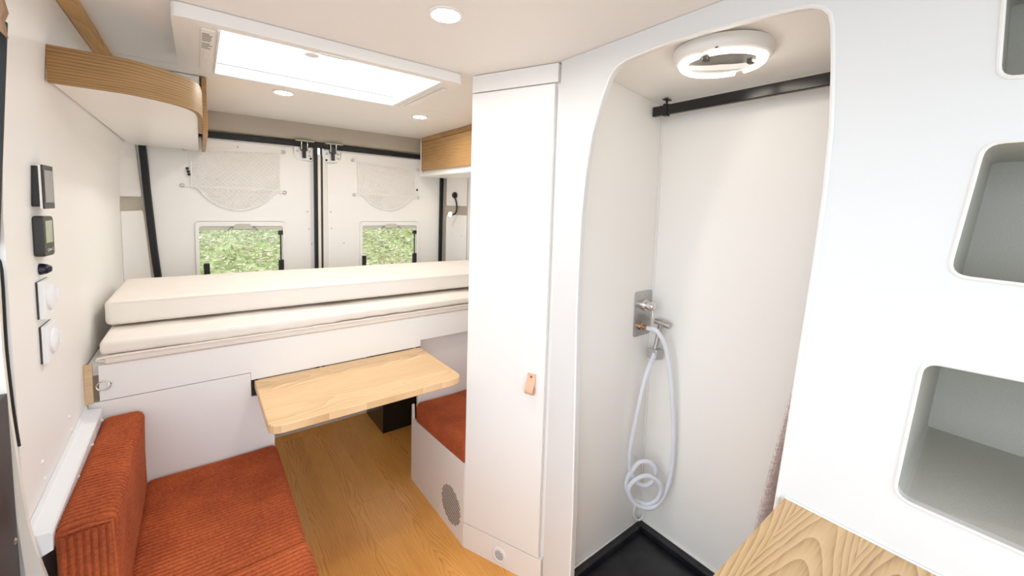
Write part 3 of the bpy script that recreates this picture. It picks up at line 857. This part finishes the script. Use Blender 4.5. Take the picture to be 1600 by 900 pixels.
def mfn(seed, za=0.0, zb=0.0, a=.004):
    def fn(p):
        q = Vector(p) + Vector((seed, 0, 0))
        f = (p.x - .03) / 1.8
        return (0, .004 * noise.noise(q * 3) - .002, (za + (zb - za) * f) + a * noise.noise(q * 2.4) + a * .5 * noise.noise(q * 9))
    return fn
def crease(p):
    q = Vector(p)
    dz = .006 * noise.noise(q * 2.4) + .003 * noise.noise(q * 9)
    f = max(0, min(1, (.55 - abs(p.x - .72)) / .4))
    dy = .0055 * f * math.sin(p.x * 70 + 6 * noise.noise(q * 5)) * (1 if p.z < .95 else .4) * (1 if p.y < 1.56 else 0)
    return (0, dy + .003 * noise.noise(q * 3), dz - .018 * (p.x / 1.8) * (1 if p.z > .93 else 0))
t = thing('mattress', 'lower cream mattress section lying on the bed fascia', 'mattress', (.93, 1.95, .86), 'stacked cream mattress sections')
obj('cover', soft_box(.036, 1.835, 1.486, 2.345, .902, .948, .015, (70, 20, 3), crease), M['mattress'], t, smooth=True)
obj('base_layer', soft_box(.044, 1.83, 1.492, 2.34, .8715, .900, .010, (50, 14, 2), mfn(3, a=.0)), M['mattress'], t, smooth=True)
obj('piping', tube(spline([(.046, 1.492, .884), (.048, 1.484, .898), (.30, 1.4835, .899), (.8, 1.4835, .899), (1.3, 1.484, .899), (1.82, 1.484, .899)], 5), .0035, seg=6), M['mattress'], t, smooth=True)
t = thing('mattress', 'upper thicker cream mattress section stacked towards the rear doors', 'mattress', (.93, 2.1, .96), 'stacked cream mattress sections')
def upfn(p):
    q = Vector(p) + Vector((9, 0, 0))
    top = 1 if p.z > 1.0 else 0
    return (0, .004 * noise.noise(q * 2.5), .004 * top * noise.noise(q * 2.4) + (-.014 if top else -.008) * (p.x / 1.45))
obj('cover', soft_box(.030, 1.835, 1.642, 2.13, .957, 1.046, .018, (60, 20, 4), upfn), M['mattress'], t, smooth=True)
obj('seam', tube(spline([(x, 1.640, 1.036 - .014 * x / 1.45) for x in (.05, .5, 1.0, 1.4, 1.8)], 6), .0016, seg=5), M['mattress'], t)

# table on the fascia
t = thing('table', 'pale oak drop table with rounded corners fixed to the bed front', 'table', (.77, 1.3, .69))
tp = round2([(.437, 1.4985), (.437, 1.100), (1.100, 1.100), (1.100, 1.4985)], [0, .045, .045, 0], 8)
obj('tabletop', prism([(u, v, .6965) for u, v in tp], (0, 0, .028)), M['table'], t, smooth=True, bevel=.003)
obj('support_rail', bx(.452, 1.083, 1.470, 1.496, .672, .6955), M['black'], t)

# dark box on the floor beneath the bed
t = thing('storage_box', 'black box standing on the floor under the bed', 'box', (1.3, 2.2, 0))
obj('body', bx(1.141, 1.50, 2.085, 2.385, .001, .40), M['blackmetal'], t, bevel=.004)
obj('lid', bx(1.137, 1.504, 2.081, 2.389, .401, .425), M['black'], t, bevel=.004)

# ================================================================== SEATS
t = thing('bench', 'white bench box under the left corduroy seat', 'bench', (.25, 1.0, 0))
obj('box', bx(.062, .492, .40, 1.497, .0, .332), M['white'], t)
def dip(cx, cy):
    def fn(p): return (0, 0, .004 * noise.noise(Vector(p) * 5) - .004 * math.exp(-((p.x - cx) ** 2 / .02 + (p.y - cy) ** 2 / .06)))
    return fn
o = obj('seat_cushion', ribbed(.130, .500, .337, .4555, .936, 1.496, 0.0145, .0062, .018, dip(.32, 1.2)), M['cord_fabric'], smooth=True)
tag(o, 'rust corduroy seat cushion in front of the white bed panel', 'cushion', 'rust corduroy cushions')
o = obj('seat_cushion', ribbed(.130, .503, .337, .462, .40, .932, 0.0145, .0062, .018, dip(.32, .7)), M['cord_fabric'], smooth=True)
tag(o, 'rust corduroy seat cushion nearest the camera, at the bottom edge', 'cushion', 'rust corduroy cushions')
t = thing('back_cushion', 'tall rust corduroy back cushion leaning along the left wall', 'cushion', (.085, 1.2, .34), 'rust corduroy cushions')
obj('cover', ribbed(.041, .127, .340, .703, .944, 1.495, 0.0145, .0062, .016, lambda p: (.004 * noise.noise(Vector(p) * 6), 0, .003 * noise.noise(Vector(p) * 5))), M['cord_fabric'], t, smooth=True)
bm = B(); nrib = 7
for i in range(nrib):
    x0 = .043 + i * .082 / nrib; wdt = .082 / nrib
    sec = [(x0 + wdt * (.5 - .47 * math.cos(math.pi * k / 6)), .945 - .0065 * math.sin(math.pi * k / 6)) for k in range(7)]
    prism([(x, y, .345) for x, y in sec], (0, 0, .345), bm)
obj('ribbed_end', bm, M['cord_fabric'], t, smooth=True)
obj('piping', tube([(.046, .941, .694), (.085, .940, .699), (.122, .941, .694), (.1255, .941, .60), (.1255, .941, .35)], .0035, seg=6), M['cord_fabric'], t, smooth=True)

# right bench box with its cushion
t = thing('bench', 'white bench box with round perforated grille beside the wardrobe', 'bench', (1.4, 1.35, 0))
gc = (1.203, .118); gr = .080
obj('side_panel', prism([(1.113, u, v) for u, v in round2([(1.1005, 0), (1.1005, .355), (1.596, .324), (1.600, .396), (1.612, .396), (1.612, 0)], [0, 0, .002, .004, .006, 0])], (.012, 0, 0)), M['white'], t, bevel=.001)
obj('top_panel', bx(1.1255, 1.80, 1.1005, 1.571, .295, .310), M['white'], t)
bm = B(); bm2 = 0
pitch = .0098
rows_ = int(gr / (pitch * .87)) + 1
for r_ in range(-rows_, rows_ + 1):
    zz = r_ * pitch * .87
    for c_ in range(-12, 13):
        yy = c_ * pitch + (pitch / 2 if r_ % 2 else 0)
        if math.hypot(yy, zz) > gr: continue
        a = [bm.verts.new((1.1122, gc[0] + yy + .0036 * math.cos(2 * math.pi * k / 6), gc[1] + zz + .0036 * math.sin(2 * math.pi * k / 6))) for k in range(6)]
        b = [bm.verts.new(v.co + Vector((.0006, 0, 0))) for v in a]
        bm.faces.new(a); bm.faces.new(b[::-1])
        for k in range(6): bm.faces.new((a[k], b[k], b[(k + 1) % 6], a[(k + 1) % 6]))
o = obj('grille', bm, M['charcoal'], t); o['kind'] = 'stuff'; o['label'] = 'round patch of small dark vent holes'
obj('screw_cap', lathe([(0, -.002), (.004, 0)], (1.1128, 1.575, .10), 'X', 10), M['plastic'], t)
o = obj('seat_cushion', ribbed(1.1145, 1.70, .345, .448, 1.101, 1.568, .0090, .0016, .022, lambda p: (0, 0, .006 * noise.noise(Vector(p) * 5) - .034 * (p.y - 1.10) / .5)), M['cord_fabric'], smooth=True)
tag(o, 'rust corduroy seat cushion on the right bench box by the wardrobe', 'cushion', 'rust corduroy cushions')

# ================================================================== WARDROBE
A = Vector((1.113, 1.097, 0)); Bv = Vector((1.252, .775, 0))
dv = (Bv - A).normalized(); nv = Vector((dv.y, -dv.x, 0)); nv = nv if nv.x < 0 else -nv
L = (Bv - A).length
def wq(s, z, n=0): return A + dv * s + nv * n + Vector((0, 0, z))
def wbox(s0, s1, z0, z1, n0, n1, bm=None):
    bm = bm or B()
    vs = [bm.verts.new(wq(s, z, n)) for s in (s0, s1) for n in (n0, n1) for z in (z0, z1)]
    for f in ((0, 1, 3, 2), (4, 6, 7, 5), (0, 4, 5, 1), (2, 3, 7, 6), (0, 2, 6, 4), (1, 5, 7, 3)): bm.faces.new([vs[i] for i in f])
    return bm
t = thing('wardrobe', 'tall white wardrobe with angled door between bench and shower', 'wardrobe', (1.4, .95, 0))
car = [wq(.0015, 0, -.020), wq(L - .004, 0, -.020), Vector((1.268, .772, 0)), Vector((1.268, .724, 0)), Vector((1.84, .724, 0)), Vector((1.84, 1.0985, 0)), Vector((1.118, 1.0985, 0))]
obj('carcass', prism([tuple(p) for p in car], (0, 0, 1.878)), M['white'], t)
d = obj('door', wbox(.001, L - .016, .109, 1.812, -.0185, 0), M['white'], t, bevel=.0012)
obj('header', wbox(0, L - .006, 1.8165, 1.878, -.0185, -.001), M['white'], t, bevel=.0008)
obj('plinth', wbox(0, L - .004, 0, .1055, -.0185, 0), M['white'], t, bevel=.0008)
# round vent in the plinth
vc = wq(.171, .046, .0005)
v = obj('round_vent', lathe([(.019, .0), (.019, .003), (.023, .005), (.030, .004), (.0335, .0)], vc, tuple(nv), 36), M['bluewhite'], t, smooth=True)
obj('vent_dark', lathe([(0, .0006), (.019, .0006)], vc, tuple(nv), 30), M['black'], t)
for k in range(5):
    z = .046 - .014 + k * .007
    hw = math.sqrt(max(0, .0185 ** 2 - (z - .046) ** 2))
    obj('vent_slat', wbox(.171 - hw, .171 + hw, z - .0012, z + .0012, .0013, .004), M['bluewhite'], t)
# leather loop pull
bm = B(); pw = [(.0, .0005), (.0, .003), (.004, .006), (.018, .011), (.030, .018), (.038, .019), (.044, .014), (.044, .011)]
rows = []
for (dz, n) in [(0, .001), (-.012, .002), (-.028, .008), (-.044, .018), (-.056, .024), (-.066, .022), (-.072, .014), (-.068, .007), (-.05, .002)]:
    s0, s1 = (.272, .303) if True else 0
    rows.append([bm.verts.new(wq(s, .800 + dz, n + e)) for s, e in ((.270, 0), (.270, .0035), (.302, .0035), (.302, 0))])
for a, b in zip(rows, rows[1:]):
    for k in range(4): bm.faces.new((a[k], a[(k + 1) % 4], b[(k + 1) % 4], b[k]))
bm.faces.new(rows[0]); bm.faces.new(rows[-1][::-1])
o = obj('leather_pull', bm, M['leather'], d, smooth=True); o['label'] = 'tan leather loop pull'
obj('pull_rivet', lathe([(0, .004), (.003, .0035), (.0045, 0)], wq(.286, .790, .0055), tuple(nv), 14), M['bronze'], d, smooth=True)

# right overhead cabinet
t = thing('overhead_cabinet', 'right overhead cabinet with oak front over the bed end', 'cabinet', (1.7, 1.85, 1.6))
obj('carcass', bx(1.607, 1.88, 1.105, 2.555, 1.618, 1.878), M['white'], t)
o = obj('door', bx(1.590, 1.606, 1.105, 2.548, 1.642, 1.846), M['veneerY'], t, bevel=.0008); o['label'] = 'oak veneer front'
o = obj('filler_strip', bx(1.588, 1.606, 1.105, 2.548, 1.8485, 1.878), M['veneerY'], t); o['label'] = 'narrow oak strip under the ceiling'
obj('end_trim', bx(1.586, 1.606, 2.549, 2.556, 1.602, 1.878), M['white'], t)
obj('base_trim', bx(1.590, 1.88, 1.105, 2.548, 1.602, 1.617), M['white'], t)

# reading lamp on the right rear pillar
bp_ = PR_(.50, 1.475, .007)
t = thing('reading_lamp', 'black gooseneck reading lamp, lit, on the right rear pillar', 'lamp', tuple(bp_))
obj('base', lathe([(0, .014), (.020, .013), (.024, .008), (.0245, 0)], bp_, tuple(NR_), 28), M['black'], t, smooth=True)
g0 = bp_ + NR_ * .014
neck = spline([g0, g0 + Vector((-.002, -.012, -.01)), g0 + Vector((.014, -.014, -.05)), g0 + Vector((.016, -.02, -.10)), g0 + Vector((.002, -.03, -.133)), g0 + Vector((-.02, -.04, -.145)), g0 + Vector((-.035, -.045, -.147))], 5)
obj('gooseneck', tube(neck, .006, seg=8), M['black'], t, smooth=True)
hd = neck[-1]
ax = Vector((-.85, -.35, .15)).normalized()
obj('lamp_head', lathe([(0, -.004), (.008, -.002), (.012, .012), (.016, .024), (.0155, .0245)], hd, tuple(ax), 20), M['black'], t, smooth=True)
obj('lens', lathe([(0, .037), (.010, .034), (.0155, .025)], hd, tuple(ax), 20), M['readlamp'], t, smooth=True)

# ------------------------------------------------------------------ storage nets on the rear doors
def net(name, lab, TL, TR, ML, MR, sag, hooks, ext):
    t = thing(name, lab, 'net', ((TL[0] + TR[0]) / 2, 2.62, ML[1]), 'white storage nets on the rear doors')
    def S_(u, v):
        a = Vector(TL).lerp(Vector(TR), u); b = Vector(ML).lerp(Vector(MR), u)
        if v <= .68:
            k = v / .68; p = a.lerp(b, k)
        else:
            k = (v - .68) / .32; p = b + Vector((0, -sag * (math.sin(math.pi * u) ** .62) * k))
            p.x += (.5 - u) * .06 * k
        dep = .012 + .028 * math.sin(math.pi * u) * math.sin(math.pi * min(1, v * .95 + .05)) ** .8
        return Vector((p.x, 2.634 - dep + .003 * noise.noise(Vector((p.x * 30, p.y * 30, 0))), p.y + .0025 * noise.noise(Vector((p.x * 40, p.y * 25, 5)))))
    bm = B(); NU, NV = 17, 13
    for sgn in (1, -1):
        for s in range(-NV, NU + NV + 1):
            pts = []
            for j in range(NV * 2 + 1):
                u = (s + sgn * (j / 2)) / NU
                if -1e-6 <= u <= 1 + 1e-6: pts.append(S_(min(1, max(0, u)), j / (NV * 2)))
            if len(pts) > 1: tube(pts, .0021, bm, seg=4, caps=False)
    obj('mesh', bm, M['cord'], t)
    for nm, v, r in (('top_cord', 0, .003), ('middle_cord', .68, .003), ('hem_cord', 1, .003)):
        obj(nm, tube([S_(i / 24, v) for i in range(25)], r, seg=6), M['cord'], t, smooth=True)
    for u in (0, 1):
        obj('side_cord', tube([S_(u, i / 16 * .68) for i in range(17)], .0028, seg=6), M['cord'], t, smooth=True)
    for (px_, pz_, dx) in hooks:
        h = obj('hook', tube([(px_ + .009 * math.cos(a), 2.628, pz_ + .009 * math.sin(a)) for a in [2 * math.pi * i / 16 for i in range(16)]], .0022, seg=6, closed=True), M['steel'], t, smooth=True)
        obj('hook_tie', tube([(px_, 2.630, pz_), (px_ + dx * .5, 2.626, pz_ - .002), (px_ + dx, 2.624, pz_ - .002)], .003, seg=6), M['cord'], h)
    if ext:
        for x, z in ext:
            obj('black_toggle', lathe([(0, -.006), (.006, -.004), (.008, 0)], (x, 2.615, z), 'Y', 12), M['black'], t)
    return t
net('storage_net', 'sagging white storage net on the left rear door', (.262, 1.66), (.690, 1.688), (.262, 1.462), (.690, 1.458), .125,
    ((.712, 1.694, -.03), (.222, 1.464, .035), (.716, 1.447, -.03), (.236, 1.662, .03)), ((.246, 1.556), (.250, 1.540), (.253, 1.525)))
net('storage_net', 'sagging white storage net on the right rear door', (1.160, 1.678), (1.578, 1.655), (1.165, 1.462), (1.575, 1.452), .105,
    ((1.128, 1.684, .035), (1.136, 1.450, .03), (1.604, 1.448, -.03), (1.60, 1.655, -.02)), ((1.590, 1.505),))

# ================================================================== SHOWER
t = thing('shower_tray', 'black shower tray with raised rim in the corner of the cubicle', 'tray', (1.5, .3, .06))
bm = B()
box(bm, 1.2735, 1.7275, -.068, .6885, .062, .078)
box(bm, 1.696, 1.7275, -.068, .6885, .0782, .104); box(bm, 1.2735, 1.6958, .660, .6885, .0782, .104)
box(bm, 1.2735, 1.2958, -.068, .6598, .0782, .104); box(bm, 1.296, 1.6958, -.068, -.045, .0782, .104)
obj('basin', bm, M['tray'], t, bevel=.004)
obj('drain', lathe([(0, .004), (.03, .003), (.034, 0)], (1.45, .18, .0783), 'Z', 24), M['steel'], t, smooth=True)

t = thing('shower_mixer', 'brushed steel mixer plate with lever on the far shower wall', 'mixer', (1.665, .69, .99))
pp = round2([(1.610, .905), (1.719, .905), (1.719, 1.083), (1.610, 1.083)], .012)
obj('plate', prism([(u, .6895, v) for u, v in pp], (0, -.004, 0)), M['steel'], t, bevel=.001)
obj('collar', lathe([(0, -.012), (.020, -.012), (.023, -.006), (.023, 0)], (1.668, .685, 1.028), 'Y', 28), M['chrome'], t, smooth=True)
obj('knob', lathe([(0, -.048), (.013, -.047), (.016, -.043), (.016, -.012)], (1.668, .685, 1.028), 'Y', 28), M['chrome'], t, smooth=True)
obj('lever', tube([(1.668, .648, 1.016), (1.668, .646, .998), (1.668, .644, .986)], .0035, seg=8), M['chrome'], t, smooth=True)
obj('outlet', lathe([(.0, -.034), (.007, -.034), (.007, -.022), (.010, -.022), (.010, -.012), (.014, -.010), (.015, 0)], (1.650, .685, .945), 'Y', 24), M['bronze'], t, smooth=True)

t = thing('hand_sprayer', 'steel hand sprayer resting in its holder beside the mixer', 'sprayer', (1.70, .65, .86))
bt, tp_ = Vector((1.690, .640, .858)), Vector((1.700, .628, .958))
obj('handle', tube([bt, bt.lerp(tp_, .5), tp_], [.0095, .0088, .0088], seg=14), M['steel'], t, smooth=True)
obj('spray_head', tube([(1.700, .652, .966), (1.701, .64, .965), (1.705, .600, .960), (1.7055, .592, .959)], [.0115, .0125, .0125, .0115], seg=16), M['steel'], t, smooth=True)
obj('holder', prism([(1.727, .650, .815), (1.705, .672, .815), (1.672, .662, .82), (1.676, .624, .82), (1.715, .620, .815)], (0, .0, .040)), M['steel'], t, bevel=.004)
HO = [(1.650, .652, .945), (1.648, .640, .946), (1.642, .618, .950), (1.645, .601, .939), (1.666, .582, .889), (1.682, .567, .796), (1.693, .556, .682), (1.702, .548, .556), (1.704, .547, .439), (1.7, .551, .369), (1.687, .563, .302), (1.66, .587, .262), (1.635, .61, .253), (1.606, .637, .268), (1.589, .653, .3), (1.586, .655, .336), (1.602, .64, .367), (1.63, .615, .386), (1.655, .591, .374), (1.673, .575, .342), (1.666, .581, .292), (1.638, .607, .262), (1.604, .639, .272), (1.582, .658, .312), (1.587, .654, .362), (1.598, .644, .388), (1.613, .63, .418), (1.637, .608, .426), (1.658, .589, .405), (1.659, .588, .364), (1.645, .601, .333), (1.623, .621, .328), (1.603, .639, .349), (1.589, .652, .392), (1.585, .656, .443), (1.585, .656, .482), (1.592, .65, .545), (1.601, .641, .638), (1.61, .633, .719), (1.629, .628, .79), (1.672, .635, .83), (1.689, .640, .855)]
# stagger the coil so that turns lie beside each other, not through each other
nh = len(HO)
HO2 = []
for i, p in enumerate(HO):
    k = 0
    if 11 <= i <= 20: k = -.010 - .006 * math.sin((i - 11) / 9 * math.pi)
    if i in (21, 22): k = -.002 + .006 * (i - 21)
    if 23 <= i <= 33: k = .012
    HO2.append((p[0] + k * .7, p[1] + k * .75, p[2]))
o = obj('shower_hose', tube(spline(HO2, 5), .0085, seg=12), M['hose'], smooth=True)
tag(o, 'pale looped shower hose hanging from mixer to hand sprayer', 'hose')
o = obj('cord_loop', tube(spline([(1.700 + .018 * math.cos(a), .676 - .012 * math.cos(a), .155 + .036 * math.sin(a)) for a in [2 * math.pi * i / 10 for i in range(10)]], 4, closed=True), .0042, seg=8, closed=True), M['plastic'], smooth=True)
tag(o, 'small white cord loop in the corner just above the tray', 'cord')

# ring lamp with roof vent
LC = (1.422, .326)
t = thing('ring_lamp', 'round white roof vent lamp with lit ring on the shower ceiling', 'lamp', (LC[0], LC[1], 1.81))
obj('base', lathe([(.0, .0), (.08, .0), (.085, -.004), (.092, -.004), (.110, -.002), (.120, .008), (.122, .02), (.122, .031), (0, .031)], (LC[0], LC[1], 1.803), 'Z', 56), M['plastic'], t, smooth=True)
for a0, a1 in ((math.radians(-171), math.radians(-11)), (math.radians(5), math.radians(172))):
    n_ = 28
    obj('light_arc', tube([(LC[0] + .098 * math.cos(a0 + (a1 - a0) * i / n_), LC[1] + .098 * math.sin(a0 + (a1 - a0) * i / n_), 1.7985) for i in range(n_ + 1)], .0088, seg=10), M['led'], t, smooth=True)
obj('vent_recess', lathe([(0, -.0005), (.080, -.0005)], (LC[0], LC[1], 1.803), 'Z', 40), M['recess'], t)
bm = B(); rows = []
for i in range(13):
    u = -1 + 2 * i / 12
    c = Vector((LC[0], LC[1], 1.797)) + Vector((.60, -.80, 0)) * (u * .078) + Vector((.8, .6, 0)) * (.020 * (1 - u * u))
    e = Vector((.8, .6, 0)) * (.014 * (1.15 - abs(u)))
    rows.append([bm.verts.new(q) for q in (c - e, c - e * .5 - Vector((0, 0, .012)), c + e * .6 - Vector((0, 0, .012)), c + e)])
for a, b in zip(rows, rows[1:]):
    for k in range(4): bm.faces.new((a[k], a[(k + 1) % 4], b[(k + 1) % 4], b[k]))
bm.faces.new(rows[0]); bm.faces.new(rows[-1][::-1])
obj('vent_flap', bm, M['plastic'], t, smooth=True)
for (a, r) in ((-1.35, .070), (math.pi, .082)):
    c = Vector((LC[0] + r * math.cos(a), LC[1] + r * math.sin(a), 1.789))
    obj('clip', bx(c.x - .009, c.x + .009, c.y - .007, c.y + .007, c.z - .005, c.z + .008), M['charcoal'], t, bevel=.002)
ta = math.radians(200)
obj('marker', prism([(LC[0] + .113 * math.cos(ta) + .004 * math.cos(q), LC[1] + .113 * math.sin(ta) + .004 * math.sin(q), 1.8005) for q in (0, 2.1, 4.2)], (0, 0, .003)), M['charcoal'], t)

# curtain rail and curtain
t = thing('curtain_rail', 'flat black curtain rail hung under the shower ceiling', 'rail', (1.66, .35, 1.767))
obj('rail', bx(1.652, 1.668, -.06, .705 - .02, 1.748, 1.784), M['blackmetal'], t, bevel=.003)
obj('hanger', tube([(1.660, .632, 1.784), (1.660, .632, 1.8005)], .004, seg=8), M['blackmetal'], t)
obj('hanger', tube([(1.660, .05, 1.784), (1.660, .05, 1.8005)], .004, seg=8), M['blackmetal'], t)
obj('hanger_foot', bx(1.642, 1.678, .624, .640, 1.8005, 1.8035), M['blackmetal'], t)
obj('hanger_clip', bx(1.6495, 1.6705, .624, .640, 1.744, 1.7875), M['blackmetal'], t)
bm = B(); rows = []
edge = [(1.75, .045), (1.60, .070), (1.46, .098), (1.38, .117), (1.30, .125), (1.22, .138), (1.0, .149), (.84, .174), (.63, .206), (.45, .230), (.12, .26)]
def ed(z):
    for (z0, y0), (z1, y1) in zip(edge, edge[1:]):
        if z <= z0 and z >= z1: return y0 + (y1 - y0) * (z0 - z) / (z0 - z1)
    return edge[-1][1]
NZ, NS = 40, 70
for j in range(NZ + 1):
    z = 1.742 - (1.742 - .125) * j / NZ
    row = []
    for i in range(NS + 1):
        s = i / NS
        amp = .030 + .02 * (j / NZ)
        y = ed(z) - s * (ed(z) + .04)
        x = 1.612 + amp * math.cos(s * 2 * math.pi * 5.0) * (1 if s > .0 else 1) + .005 * noise.noise(Vector((s * 8, z * 3, 0)))
        row.append(bm.verts.new((min(x, 1.648) , y, z)))
    rows.append(row)
for a, b in zip(rows, rows[1:]):
    for k in range(NS): bm.faces.new((a[k], a[k + 1], b[k + 1], b[k]))
t = thing('shower_curtain', 'pinkish linen-weave curtain gathered at the near side of the shower', 'curtain', (1.612, .05, .12))
o = obj('cloth', bm, M['linen'], t, smooth=True)
md = o.modifiers.new('thick', 'SOLIDIFY'); md.thickness = .0015
for k in range(6):
    obj('curtain_hook', tube([(1.640, .09 - .025 * k, 1.735), (1.655, .09 - .025 * k, 1.747)], .0025, seg=6), M['black'], t)

# ================================================================== KITCHEN COUNTER
t = thing('kitchen_counter', 'white counter unit with oak worktop against the niche wall', 'counter', (.98, -.4, 0))
obj('worktop', bx(.70, 1.2505, -.94, .048, .772, .802), M['worktop'], t, bevel=.002)
obj('cabinet', bx(.73, 1.2505, -.93, .030, .02, .771), M['white'], t)
obj('edge_seal', tube([(1.2485, -.94, .8035), (1.2485, .046, .8035)], .0022, seg=6), M['plastic'], t)
